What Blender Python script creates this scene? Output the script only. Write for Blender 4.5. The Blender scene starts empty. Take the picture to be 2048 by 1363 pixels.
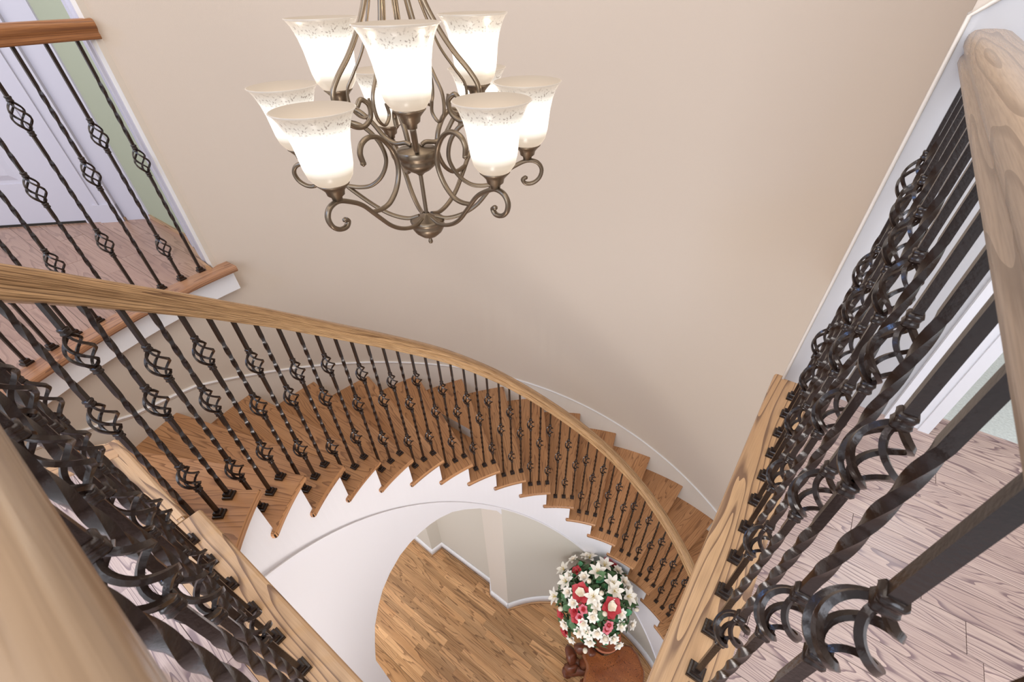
import bpy, math, random
from mathutils import Vector, Matrix
R = math.radians
PI = math.pi
random.seed(7)
scene = bpy.context.scene
COL = scene.collection
# ------------------------------------------------------------------ camera
F, YAW, PITCH, ROLL, CH = 884.0003, -0.6405, 0.713, -0.0237, 0.9931
cam_d = bpy.data.cameras.new('camera')
cam = bpy.data.objects.new('camera', cam_d)
COL.objects.link(cam)
fwd = Vector((math.sin(YAW)*math.cos(PITCH), math.cos(YAW)*math.cos(PITCH), -math.sin(PITCH)))
rgt = Vector((math.cos(YAW), -math.sin(YAW), 0))
up_ = rgt.cross(fwd)
r2 = rgt*math.cos(ROLL) + up_*math.sin(ROLL)
u2 = up_*math.cos(ROLL) - rgt*math.sin(ROLL)
M = Matrix((r2, u2, -fwd)).transposed().to_4x4()
M.translation = Vector((0, 0, CH))
cam.matrix_world = M
cam_d.sensor_width = 36
cam_d.sensor_fit = 'HORIZONTAL'
cam_d.lens = F/2048*36
cam_d.shift_x = -6.7/2048
cam_d.shift_y = 47.2/2048
cam_d.clip_start = 0.005
cam_d.clip_end = 60
cam_d.dof.use_dof = True
cam_d.dof.focus_distance = 1.3
cam_d.dof.aperture_fstop = 18
scene.camera = cam
# ------------------------------------------------------------------ world, exposure, large lights
w = bpy.data.worlds.new('world'); scene.world = w
w.use_nodes = True
bg = w.node_tree.nodes['Background']
bg.inputs[0].default_value = (0.90, 0.93, 1.0, 1)
bg.inputs[1].default_value = 0.75
scene.view_settings.view_transform = 'Standard'
scene.view_settings.look = 'None'
scene.view_settings.gamma = 1
scene.view_settings.use_curve_mapping = False
scene.view_settings.exposure = 0.5

def area(name, loc, target, size, power, color, size_y=None):
    d = bpy.data.lights.new(name, 'AREA'); d.energy = power; d.color = color
    d.size = size
    if size_y: d.shape = 'RECTANGLE'; d.size_y = size_y
    o = bpy.data.objects.new(name, d); COL.objects.link(o); o.location = loc
    o.rotation_euler = (Vector(target)-Vector(loc)).to_track_quat('-Z', 'Y').to_euler()
    return o
area('window_light', (0.9, -2.6, 1.9), (-0.8, 1.2, -0.6), 2.4, 75, (0.80, 0.88, 1.0))
area('ceiling_fill', (-0.6, 0.6, 2.6), (-0.6, 0.7, 0), 2.4, 30, (1.0, 0.93, 0.84))  # broad fill added below the ceiling, not a real fixture
area('hall_fill', (1.5, 0.6, 2.4), (0.4, 0.6, 0), 1.2, 6, (1.0, 0.97, 0.95))  # extra fill over the right hall, no lamp of its own
area('ground_hall_fill', (-0.9, -0.9, -1.3), (-0.9, 0.9, -3.8), 1.4, 32, (1.0, 0.95, 0.9))  # unseen fill added under the landing to lift the ground floor
area('bedroom_fill', (0.9, 2.6, 2.2), (0.6, 1.6, 0), 0.8, 12, (0.9, 0.95, 1.0))  # added fill for the room beyond the doorway
area('side_room_fill', (-3.2, -0.6, 2.4), (-3.0, 0.2, 0), 1.2, 16, (1.0, 0.96, 0.96))  # added to brighten the door end of the landing

area('blue_glint_fill', (-1.5, -1.5, 1.9), (-0.8, 0.6, 0.2), 0.35, 12, (0.18, 0.42, 1.0))  # small blue fill added for glints on the iron bars
area('stairwell_wall_fill', (-0.45, -0.45, -0.75), (-1.3, 1.6, -0.35), 1.1, 44, (1.0, 0.96, 0.93))  # hidden below the near floor, added to brighten the far wall
# ------------------------------------------------------------------ constants of the place
CX, CY = -0.2776, 0.7602
TH0, DTH, RISE = 3.9378, 0.1729, 0.18
G = -3.78
RIN, ROUT, RB = 1.0355, 2.0, 1.1148
PH = (0.0418, 0.0978, 0.1546)
def hz(th): return -(TH0-th)/DTH*RISE
def cyl(r, th, z=0.0): return Vector((CX+r*math.cos(th), CY+r*math.sin(th), z))

# ------------------------------------------------------------------ mesh helpers
class MB:
    """vertices, faces and per-loop uvs of one mesh"""
    def __init__(s): s.v = []; s.f = []; s.uv = []; s.mi = []; s.m = 0
    def face(s, pts, uvs=None):
        i = len(s.v); s.v += [tuple(p) for p in pts]; s.f.append(tuple(range(i, i+len(pts))))
        s.uv.append(uvs or [(p[0], p[1]) for p in pts]); s.mi.append(s.m)
    def grid(s, rows, uvf=None, closed=False, flip=False):
        """rows: list of rings of equal length; shared vertices"""
        n = len(rows[0]); base = len(s.v)
        for r in rows: s.v += [tuple(p) for p in r]
        for i in range(len(rows)-1):
            for j in range(n if closed else n-1):
                a, b = base+i*n+j, base+i*n+(j+1) % n
                c, d = base+(i+1)*n+(j+1) % n, base+(i+1)*n+j
                q = (a, b, c, d); e = [(i, j), (i, j+1), (i+1, j+1), (i+1, j)]
                if flip: q = q[::-1]; e = e[::-1]
                s.f.append(q); s.mi.append(s.m)
                s.uv.append([uvf(*x) for x in e] if uvf else [(x[0]*.1, x[1]*.1) for x in e])
    def box(s, x0, x1, y0, y1, z0, z1, T=None):
        c = [Vector((x, y, z)) for x in (x0, x1) for y in (y0, y1) for z in (z0, z1)]
        if T: c = [T @ q for q in c]
        lx, ly, lz = x1-x0, y1-y0, z1-z0
        for q, (a, b) in (((0, 1, 3, 2), (1, 2)), ((4, 6, 7, 5), (1, 2)), ((0, 4, 5, 1), (0, 2)), ((2, 3, 7, 6), (0, 2)), ((0, 2, 6, 4), (0, 1)), ((1, 5, 7, 3), (0, 1))):
            loc = [((x0, x1)[k >> 2], (y0, y1)[(k >> 1) & 1], (z0, z1)[k & 1]) for k in q]
            s.face([c[k] for k in q], [(p[a], p[b]) if a != 1 else (p[b], p[a]) for p in loc])
    def prism(s, poly, z0, z1, uvdir=0.0, caps=(True, True)):
        """poly: counter-clockwise xy list"""
        c, sn = math.cos(uvdir), math.sin(uvdir)
        U = lambda p: (p[0]*c+p[1]*sn, -p[0]*sn+p[1]*c)
        if caps[1]: s.face([(p[0], p[1], z1) for p in poly], [U(p) for p in poly])
        if caps[0]: s.face([(p[0], p[1], z0) for p in poly[::-1]], [U(p) for p in poly[::-1]])
        for i in range(len(poly)):
            a, b = poly[i], poly[(i+1) % len(poly)]
            ua, ub = U(a), U(b)
            s.face([(a[0], a[1], z0), (b[0], b[1], z0), (b[0], b[1], z1), (a[0], a[1], z1)],
                   [(ua[0], ua[1]), (ub[0], ub[1]), (ub[0], ub[1]+z1-z0), (ua[0], ua[1]+z1-z0)])
    def sweep(s, path, prof, up=Vector((0, 0, 1)), hard=True, closed_prof=True, caps=True, ups=None, scales=None, closed=False):
        """path: points; prof: (side, up) list counter-clockwise seen from the start"""
        n = len(path); rings = []; L = 0; us = []
        for i, p in enumerate(path):
            if closed: t = (path[(i+1) % n]-path[i-1])
            else: t = (path[min(i+1, n-1)]-path[max(i-1, 0)])
            t.normalize()
            u0 = ups[i] if ups else up
            sd = t.cross(u0)
            if sd.length < 1e-6: sd = Vector((1, 0, 0))
            sd.normalize(); u1 = u0 if not ups and abs(t.dot(u0)) < .8 and up.z == 1 else sd.cross(t).normalized()
            k = scales[i] if scales else 1
            rings.append([p+sd*(a*k)+u1*(b*k) for a, b in prof])
            if i: L += (path[i]-path[i-1]).length
            us.append(L)
        if closed: rings.append(rings[0]); us.append(L+(path[0]-path[-1]).length)
        m = len(prof); vs = [0]
        for j in range(m): vs.append(vs[-1]+math.hypot(prof[(j+1) % m][0]-prof[j][0], prof[(j+1) % m][1]-prof[j][1]))
        if hard:
            for j in range(m if closed_prof else m-1):
                k = (j+1) % m
                s.grid([[r[j], r[k]] for r in rings], lambda a, b, j=j: (us[a], vs[j+b]), flip=True)
        else:
            s.grid(rings, lambda a, b: (us[a], vs[b]), closed=closed_prof, flip=True)
        if caps and not closed:
            s.face(rings[0], [(0, q[0]) for q in prof]); s.face(rings[-1][::-1], [(us[-1], q[0]) for q in prof[::-1]])
    def lathe(s, prof, o=Vector((0, 0, 0)), n=20, T=None):
        rows = []
        for r, z in prof:
            ring = [Vector((r*math.cos(2*PI*i/n), r*math.sin(2*PI*i/n), z)) for i in range(n)]
            ring = [(T @ q if T else q)+o for q in ring]
            rows.append(ring)
        s.grid(rows, lambda a, b: (b/n*.3, prof[a][1]), closed=True)
    def tube(s, path, r, n=6, caps=True, scales=None, up=None):
        prof = [(r*math.cos(2*PI*i/n), r*math.sin(2*PI*i/n)) for i in range(n)]
        s.sweep(path, prof, up=up or Vector((0.123, 0.07, 0.99)), hard=False, caps=caps, scales=scales)
    def mesh(s, name, mats, smooth=False):
        me = bpy.data.meshes.new(name)
        me.from_pydata(s.v, [], s.f)
        uv = me.uv_layers.new(name='UVMap')
        flat = [c for f in s.uv for p in f for c in p]
        uv.data.foreach_set('uv', flat)
        if not isinstance(mats, (list, tuple)): mats = [mats]
        for m in mats: me.materials.append(m)
        me.polygons.foreach_set('material_index', s.mi)
        if smooth: me.polygons.foreach_set('use_smooth', [True]*len(me.polygons))
        me.update()
        return me

def link(name, me, parent=None, loc=None, rot=None, scale=None):
    o = bpy.data.objects.new(name, me); COL.objects.link(o)
    if parent: o.parent = parent
    if loc is not None: o.location = loc
    if rot is not None: o.rotation_euler = rot
    if scale is not None: o.scale = scale
    return o
def thing(name, label, cat, loc=(0, 0, 0), group=None, me=None):
    o = link(name, me, None, loc); o['label'] = label; o['category'] = cat
    if group: o['group'] = group
    return o
def struct(name, me, label=None, loc=None):
    o = link(name, me, None, loc); o['kind'] = 'structure'
    if label: o['label'] = label
    return o
def spline(pts, n=8, closed=False):
    """Catmull-Rom through the points"""
    P = [Vector(p) for p in pts]; out = []; m = len(P)
    for i in range(m if closed else m-1):
        p1, p2 = P[i], P[(i+1) % m]
        p0 = P[i-1] if (i > 0 or closed) else p1*2-p2
        p3 = P[(i+2) % m] if (i+2 < m or closed) else p2*2-p1
        for k in range(n):
            t = k/n
            out.append(0.5*((2*p1)+(p2-p0)*t+(2*p0-5*p1+4*p2-p3)*t*t+(3*p1-p0-3*p2+p3)*t**3))
    if not closed: out.append(P[-1])
    return out

# ------------------------------------------------------------------ materials
def nt(name):
    m = bpy.data.materials.new(name); m.use_nodes = True
    t = m.node_tree; b = t.nodes['Principled BSDF']
    return m, t, b
def plain(name, col, rough=0.6, metal=0.0, bump=0.0, bscale=300, var=0.0, vscale=3, spec=0.5):
    m, t, b = nt(name); N, L = t.nodes, t.links
    b.inputs['Base Color'].default_value = (*col, 1); b.inputs['Roughness'].default_value = rough; b.inputs['Metallic'].default_value = metal
    b.inputs['Specular IOR Level'].default_value = spec
    tc = N.new('ShaderNodeTexCoord')
    if bump:
        n = N.new('ShaderNodeTexNoise'); n.inputs['Scale'].default_value = bscale; n.inputs['Detail'].default_value = 3
        bp = N.new('ShaderNodeBump'); bp.inputs['Strength'].default_value = bump; bp.inputs['Distance'].default_value = 0.002
        L.new(tc.outputs['Object'], n.inputs['Vector']); L.new(n.outputs['Fac'], bp.inputs['Height']); L.new(bp.outputs['Normal'], b.inputs['Normal'])
    if var:
        n = N.new('ShaderNodeTexNoise'); n.inputs['Scale'].default_value = vscale; n.inputs['Detail'].default_value = 4
        mr = N.new('ShaderNodeMapRange'); mr.inputs['To Min'].default_value = 1-var; mr.inputs['To Max'].default_value = 1+var
        mx = N.new('ShaderNodeVectorMath'); mx.operation = 'SCALE'; mx.inputs[0].default_value = col
        L.new(tc.outputs['Object'], n.inputs['Vector']); L.new(n.outputs['Fac'], mr.inputs['Value']); L.new(mr.outputs[0], mx.inputs['Scale']); L.new(mx.outputs[0], b.inputs['Base Color'])
    return m
def wood(name, light, mid, dark, ring=95.0, squash=0.09, rough=0.32, line=0.5, var=0.14, fibre=0.25, wob=1.0):
    """oak: long nested growth-ring figures along u with open grain lines; every object draws its own patch of the log"""
    m, t, b = nt(name); N, L = t.nodes, t.links
    def math_(op, a, b_=None):
        n = N.new('ShaderNodeMath'); n.operation = op
        for i, x in enumerate((a, b_)):
            if x is None: continue
            if isinstance(x, (int, float)): n.inputs[i].default_value = x
            else: L.new(x, n.inputs[i])
        return n.outputs[0]
    tc = N.new('ShaderNodeTexCoord'); oi = N.new('ShaderNodeObjectInfo')
    sep = N.new('ShaderNodeSeparateXYZ'); L.new(tc.outputs['UV'], sep.inputs[0])
    rnd = oi.outputs['Random']
    u = math_('ADD', sep.outputs[0], math_('MULTIPLY', rnd, 37.0))
    r7 = math_('FRACT', math_('MULTIPLY', rnd, 7.31))
    v = math_('ADD', sep.outputs[1], math_('MULTIPLY', r7, 0.13))
    cb = N.new('ShaderNodeCombineXYZ'); L.new(math_('MULTIPLY', u, squash*10), cb.inputs[0]); L.new(math_('MULTIPLY', v, 10), cb.inputs[1]); L.new(math_('MULTIPLY', rnd, 50), cb.inputs[2])
    n1 = N.new('ShaderNodeTexNoise'); n1.inputs['Scale'].default_value = 1.0*wob; n1.inputs['Detail'].default_value = 2.5; n1.inputs['Roughness'].default_value = 0.45
    L.new(cb.outputs[0], n1.inputs['Vector'])
    # rings: contours of a smooth noise field plus v
    field = math_('ADD', math_('MULTIPLY', n1.outputs['Fac'], ring*0.20), math_('MULTIPLY', v, ring*0.35))
    saw = math_('FRACT', field)
    cr = N.new('ShaderNodeValToRGB'); L.new(saw, cr.inputs[0])
    e = cr.color_ramp.elements
    e[0].position = 0.0; e[0].color = (line, line, line, 1)
    e[1].position = 1.0; e[1].color = (1, 1, 1, 1)
    k = e.new(0.10); k.color = (line*1.0, line*1.0, line*1.0, 1)
    k = e.new(0.30); k.color = (0.86, 0.86, 0.86, 1)
    k = e.new(0.93); k.color = (1, 1, 1, 1)
    # fine fibres
    cb2 = N.new('ShaderNodeCombineXYZ'); L.new(math_('MULTIPLY', u, 14), cb2.inputs[0]); L.new(math_('MULTIPLY', v, 520), cb2.inputs[1]); L.new(math_('MULTIPLY', rnd, 20), cb2.inputs[2])
    n2 = N.new('ShaderNodeTexNoise'); n2.inputs['Scale'].default_value = 1; n2.inputs['Detail'].default_value = 2
    L.new(cb2.outputs[0], n2.inputs['Vector'])
    fb = N.new('ShaderNodeMapRange'); fb.inputs['From Min'].default_value = 0.3; fb.inputs['From Max'].default_value = 0.6
    fb.inputs['To Min'].default_value = 1-fibre; fb.inputs['To Max'].default_value = 1; L.new(n2.outputs['Fac'], fb.inputs['Value'])
    # broad tone
    n3 = N.new('ShaderNodeTexNoise'); n3.inputs['Scale'].default_value = 0.6; n3.inputs['Detail'].default_value = 2; L.new(cb.outputs[0], n3.inputs['Vector'])
    t3 = N.new('ShaderNodeMapRange'); t3.inputs['From Min'].default_value = 0.35; t3.inputs['From Max'].default_value = 0.65; L.new(n3.outputs['Fac'], t3.inputs['Value'])
    mixc = N.new('ShaderNodeMix'); mixc.data_type = 'RGBA'; mixc.inputs[6].default_value = (*light, 1); mixc.inputs[7].default_value = (*mid, 1)
    L.new(t3.outputs[0], mixc.inputs[0])
    g = math_('MULTIPLY', cr.outputs[0], fb.outputs[0])
    mix2 = N.new('ShaderNodeMix'); mix2.data_type = 'RGBA'; mix2.inputs[6].default_value = (*dark, 1); L.new(g, mix2.inputs[0]); L.new(mixc.outputs[2], mix2.inputs[7])
    pv = N.new('ShaderNodeMapRange'); pv.inputs['To Min'].default_value = 1-var; pv.inputs['To Max'].default_value = 1+var
    L.new(math_('FRACT', math_('MULTIPLY', rnd, 13.7)), pv.inputs['Value'])
    sc = N.new('ShaderNodeVectorMath'); sc.operation = 'SCALE'; L.new(mix2.outputs[2], sc.inputs[0]); L.new(pv.outputs[0], sc.inputs['Scale'])
    L.new(sc.outputs[0], b.inputs['Base Color'])
    bp = N.new('ShaderNodeBump'); bp.inputs['Strength'].default_value = 0.25; bp.inputs['Distance'].default_value = 0.0008
    L.new(g, bp.inputs['Height']); L.new(bp.outputs['Normal'], b.inputs['Normal'])
    b.inputs['Roughness'].default_value = rough
    b.inputs['Specular IOR Level'].default_value = 0.4
    return m

M_wall = plain('wall_paint', (0.56, 0.475, 0.395), 0.85, bump=0.12, bscale=220)
M_wall2 = plain('ground_wall_paint', (0.60, 0.56, 0.49), 0.85, bump=0.12, bscale=220)
M_tan = plain('ground_tan_paint', (0.56, 0.49, 0.40), 0.85, bump=0.12, bscale=220)
M_white = plain('white_paint', (0.74, 0.72, 0.74), 0.55, bump=0.04, bscale=250)
M_trim = plain('trim_paint', (0.78, 0.77, 0.78), 0.4)
M_skirt = plain('skirt_paint', (0.66, 0.60, 0.53), 0.6)
M_green = plain('green_paint', (0.36, 0.38, 0.27), 0.85, bump=0.1)
M_lilac = plain('door_paint', (0.53, 0.50, 0.545), 0.5)
M_carpet = plain('carpet_pile', (0.56, 0.60, 0.58), 0.95, bump=1.0, bscale=160, var=0.25, vscale=140)
M_ceil = plain('ceiling_paint', (0.8, 0.78, 0.74), 0.9)
M_dark = plain('dark_gap', (0.02, 0.015, 0.01), 0.9)
M_tread = wood('tread_oak', (0.53, 0.28, 0.13), (0.42, 0.205, 0.088), (0.15, 0.062, 0.026), ring=90, rough=0.30, line=0.32, squash=0.10, var=0.12)
M_rail = wood('handrail_oak', (0.60, 0.38, 0.19), (0.42, 0.245, 0.115), (0.11, 0.05, 0.02), ring=190, squash=0.02, rough=0.26, line=0.15, var=0.05, fibre=0.75)
M_rail2 = wood('pale_handrail_oak', (0.41, 0.29, 0.195), (0.33, 0.235, 0.155), (0.15, 0.095, 0.06), ring=110, squash=0.05, rough=0.26, line=0.35, var=0.04, fibre=0.35)
M_edge = wood('edge_board_oak', (0.58, 0.37, 0.20), (0.47, 0.27, 0.135), (0.17, 0.095, 0.06), ring=62, squash=0.10, rough=0.26, line=0.12, var=0.05, fibre=0.2)
M_up = wood('upper_floor_oak_sheen', (0.56, 0.43, 0.375), (0.47, 0.35, 0.305), (0.20, 0.135, 0.14), ring=170, squash=0.12, rough=0.26, line=0.05, var=0.07, fibre=0.45)  # reflected sheen put into the colour: base made lighter and pinker
M_land = wood('landing_floor_oak', (0.40, 0.25, 0.18), (0.34, 0.20, 0.14), (0.16, 0.085, 0.06), ring=60, squash=0.12, rough=0.24, line=0.55, var=0.06)
M_ground = wood('ground_floor_oak', (0.60, 0.345, 0.165), (0.47, 0.245, 0.105), (0.14, 0.065, 0.03), ring=85, squash=0.07, rough=0.2, line=0.3, var=0.26)
M_iron = plain('wrought_iron', (0.018, 0.009, 0.006), 0.25, metal=0.15, bump=0.2, bscale=200, var=0.3, vscale=60, spec=0.55)
M_bronze = plain('brushed_bronze', (0.21, 0.16, 0.11), 0.34, metal=0.85, var=0.25, vscale=25)

# ------------------------------------------------------------------ the setting
def arc(r, a0, a1, n): return [cyl(r, a0+(a1-a0)*i/n) for i in range(n+1)]
CEIL = 2.75
# curved wall of the stairwell: down to just below the treads
mb = MB()
a0, a1, n = R(181.7), R(40), 90
rows_t = []; rows_b = []
aa = [R(234)+(R(40)-R(234))*i/n for i in range(n+1)]
def wall_top(a): return CEIL if a <= R(181.7)+1e-6 else -0.03
for a_lo, a_hi, top in ((R(181.7), R(77.8), CEIL), (R(77.8), R(30), -0.28), (R(234), R(181.7), -0.03)):
    A = [a_lo+(a_hi-a_lo)*i/40 for i in range(41)]
    bot = [hz(a)-0.45 for a in A]
    mb.grid([[cyl(2.0, a, top) for a in A], [cyl(2.0, a, min(b_, top-.05)) for a, b_ in zip(A, bot)]], flip=True)
    mb.grid([[cyl(2.12, a, top) for a in A], [cyl(2.12, a, min(b_, top-.05)) for a, b_ in zip(A, bot)]])
    mb.grid([[cyl(2.0, a, top) for a in A], [cyl(2.12, a, top) for a in A]])
# flat return from the curved wall to the end of the right-hand railing
e0, e1 = Vector((0.073, 1.36, 0)), cyl(2.0, R(77.8))
e1.x += 0.02
for z0, z1 in ((-0.28, CEIL),):
    mb.face([(e0.x, e0.y, z0), (e1.x, e1.y, z0), (e1.x, e1.y, z1), (e0.x, e0.y, z1)])
me = mb.mesh('wall_curved', M_wall, smooth=True)
struct('wall_back', me)
# end wall of the right hall, with the doorway to the carpeted room
mb = MB()
poly = [(0.073, 0.0), (0.36, 0.0), (0.36, 2.05), (1.30, 2.05), (1.30, 0.0), (1.60, 0.0), (1.60, CEIL), (0.22, CEIL), (0.22, 1.06), (0.100, 0.952), (0.073, 0.93)]
for y, fl in ((1.36, False), (1.45, True)):
    P = [(x, y, z) for x, z in poly]
    mb.face(P if not fl else P[::-1])
for i in range(len(poly)):
    a, b = poly[i], poly[(i+1) % len(poly)]
    mb.face([(a[0], 1.36, a[1]), (a[0], 1.45, a[1]), (b[0], 1.45, b[1]), (b[0], 1.36, b[1])])
M_hall = plain('hall_paint', (0.50, 0.485, 0.48), 0.7, bump=0.05)
wr = struct('wall_right', mb.mesh('wall_right', M_hall))
mb = MB(); mb.face([(x, 1.3615, z) for x, z in [(0.073, 0.93), (0.100, 0.952), (0.22, 1.06), (0.22, CEIL), (0.073, CEIL)]])
struct('wall_upper', mb.mesh('wall_upper', M_wall))
mb = MB(); mb.sweep([Vector((0.073, 1.358, 0)), Vector((0.073, 1.358, 0.93)), Vector((0.100, 1.358, 0.952)), Vector((0.22, 1.358, 1.06))], [(0.004*math.cos(PI/4*k), 0.004*math.sin(PI/4*k)) for k in range(8)], up=Vector((0, 1, 0)), hard=False)
link('corner_bead', mb.mesh('corner_bead', M_skirt, smooth=True), wr)
# casing of the doorway
mb = MB()
for x0, x1, y0 in ((0.352, 0.372, 1.345), (0.372, 0.432, 1.350), (0.432, 0.458, 1.343)):
    mb.box(x0, x1, y0, 1.362, 0, 2.06)
mb.box(0.44, 0.458, 1.345, 1.47, 0, 2.06)
mb.box(1.22, 1.30, 1.345, 1.47, 0, 2.06); mb.box(0.352, 1.30, 1.345, 1.362, 2.0, 2.08)
struct('trim_1', mb.mesh('trim_1', M_trim))
mb = MB(); mb.box(0.458, 2.2, 1.43, 3.4, -0.02, 0.008)
carpet = thing('carpet', 'pale grey-green carpet beyond the doorway at the right', 'carpet', me=mb.mesh('carpet', M_carpet))
mb = MB(); mb.box(0.458, 1.3, 1.418, 1.432, 0.0, 0.007)
struct('trim_2', mb.mesh('trim_2', M_up))
mb = MB()
for q in (((0.3, 3.4), (2.2, 3.4)), ((2.2, 3.4), (2.2, 1.45)), ((0.3, 1.45), (0.3, 3.4))):
    (x0, y0), (x1, y1) = q
    mb.face([(x0, y0, 0), (x1, y1, 0), (x1, y1, CEIL), (x0, y0, CEIL)])
struct('wall_bedroom', mb.mesh('wall_bedroom', M_wall))
# hall walls out of the picture that close the upper floor
mb = MB()
for q in (((1.6, 1.36), (1.6, -1.6)), ((-4.6, -1.6), (-4.6, -0.6))):
    (x0, y0), (x1, y1) = q
    mb.face([(x0, y0, 0), (x1, y1, 0), (x1, y1, CEIL), (x0, y0, CEIL)])
struct('wall_side', mb.mesh('wall_side', M_wall))
mb = MB(); mb.prism([(-4.6, -1.6), (2.2, -1.6), (2.2, 3.4), (-4.6, 3.4)], CEIL, CEIL+0.05)
struct('ceiling', mb.mesh('ceiling', M_ceil))

# far landing: end of the curved wall, lilac return, green wall, door wall
mb = MB()
def vface(mb, a, b, z0, z1, uv=False): mb.face([(a[0], a[1], z0), (b[0], b[1], z0), (b[0], b[1], z1), (a[0], a[1], z1)])
Pe0 = cyl(2.0, R(181.7)); Pe1 = (-2.262, 0.650)
vface(mb, (Pe0.x, Pe0.y), (-2.264, 0.676), 0, CEIL)
vface(mb, (-2.264, 0.676), (-2.285, 0.668), 0, CEIL)
endw = struct('wall_left', mb.mesh('wall_left', M_skirt))
mb = MB()
Lp = [(-2.285, 0.668), (-2.33, 0.675), (-2.335, 0.668), (-2.42, 0.688), (-2.425, 0.697), (-2.52, 0.722), (-2.525, 0.712), (-2.585, 0.728), (-2.60, 0.765)]
for a, b in zip(Lp[:-1], Lp[1:]): vface(mb, a, b, 0, CEIL)
struct('trim_3', mb.mesh('trim_3', M_lilac))
mb = MB(); vface(mb, (-2.60, 0.765), (-3.17, 0.775), 0, CEIL)
struct('wall_green', mb.mesh('wall_green', M_green))
# door wall frame, local x runs along the wall from the latch side
DW = Matrix.Translation((-3.419, 0.544, 0)) @ Matrix.Rotation(math.atan2(0.227-0.544, -3.764+3.419), 4, 'Z')
mb = MB()
mb.box(-0.336, -0.205, -0.03, 0.004, 0, CEIL, T=DW)
for x0, x1, y1 in ((-0.205, -0.185, 0.022), (-0.185, -0.12, 0.014), (-0.12, -0.105, 0.022), (-0.105, -0.02, 0.008), (-0.02, 0.0, 0.014)):
    mb.box(x0, x1, 0.0, 0.0+y1, 0.0, 2.2, T=DW)
mb.box(-0.205, -0.08, 0, 0.024, 0, 0.098, T=DW)
mb.box(-0.336, 1.3, -0.05, -0.02, 0, CEIL, T=DW)
mb.box(-0.1, 1.1, 0.0, 0.02, 2.04, 2.14, T=DW); mb.box(0.82, 0.95, 0, 0.02, 0, 2.04, T=DW)
struct('trim_4', mb.mesh('trim_4', M_lilac))
mb = MB()
D0, D1, DT = 0.004, 0.80, 2.03
st, = (0.19,)
zs = [0.012, 0.225, 0.86, 1.05, 1.90, DT]
mb.box(D0, st, -0.02, 0.0, 0.012, DT, T=DW); mb.box(D1-st, D1, -0.02, 0.0, 0.012, DT, T=DW); mb.box(0.36, 0.44, -0.02, 0.0, 0.225, 1.9, T=DW)
for a, b in ((0.012, 0.225), (0.86, 1.05), (1.90, DT)): mb.box(st, D1-st, -0.02, 0.0, a, b, T=DW)
mb.box(st, D1-st, -0.02, -0.010, 0.2, 1.95, T=DW)
door = struct('door_1', mb.mesh('door_1', M_lilac))
for x0, x1 in ((st, 0.36), (0.44, D1-st)):
    for z0, z1 in ((0.225, 0.86), (1.05, 1.9)):
        mb = MB()
        c = [(x0+.018, z0+.018), (x1-.018, z0+.018), (x1-.018, z1-.018), (x0+.018, z1-.018)]
        c2 = [(x0+.045, z0+.045), (x1-.045, z0+.045), (x1-.045, z1-.045), (x0+.045, z1-.045)]
        A = [DW @ Vector((x, -0.010, z)) for x, z in c]; B = [DW @ Vector((x, -0.002, z)) for x, z in c2]
        mb.face(B)
        for i in range(4): mb.face([A[i], A[(i+1) % 4], B[(i+1) % 4], B[i]])
        link('door_panel', mb.mesh('door_panel', M_lilac), door)
mb = MB(); mb.box(-0.02, 0.83, -0.03, 0.004, 0.0, 0.011, T=DW)  # dark strip stands in for the shade in the gap under the door
struct('door_gap_shade', mb.mesh('door_gap_shade', M_dark))
# brown shoe moulding round the landing
mb = MB()
qr = [(0.0, 0.0), (0.018, 0.0), (0.014, 0.012), (0.0, 0.02)]
path = [DW @ Vector((-0.335, 0.006, 0)), Vector((-3.165, 0.768, 0)), Vector((-2.62, 0.757, 0)), Vector((-2.595, 0.722, 0)), Vector((-2.345, 0.660, 0)), Vector((-2.262, 0.650, 0))]
mb.sweep(path[1:], [(-0.022, 0.0), (0.004, 0.0), (0.004, 0.026), (-0.010, 0.022)], hard=True)
mb.sweep([DW @ Vector((-0.10, 0.006, 0)), DW @ Vector((-0.21, 0.012, 0))], [(-0.02, 0.0), (0.004, 0.0), (0.004, 0.022), (-0.012, 0.018)], hard=True)
struct('trim_6', mb.mesh('trim_6', M_edge))

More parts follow.
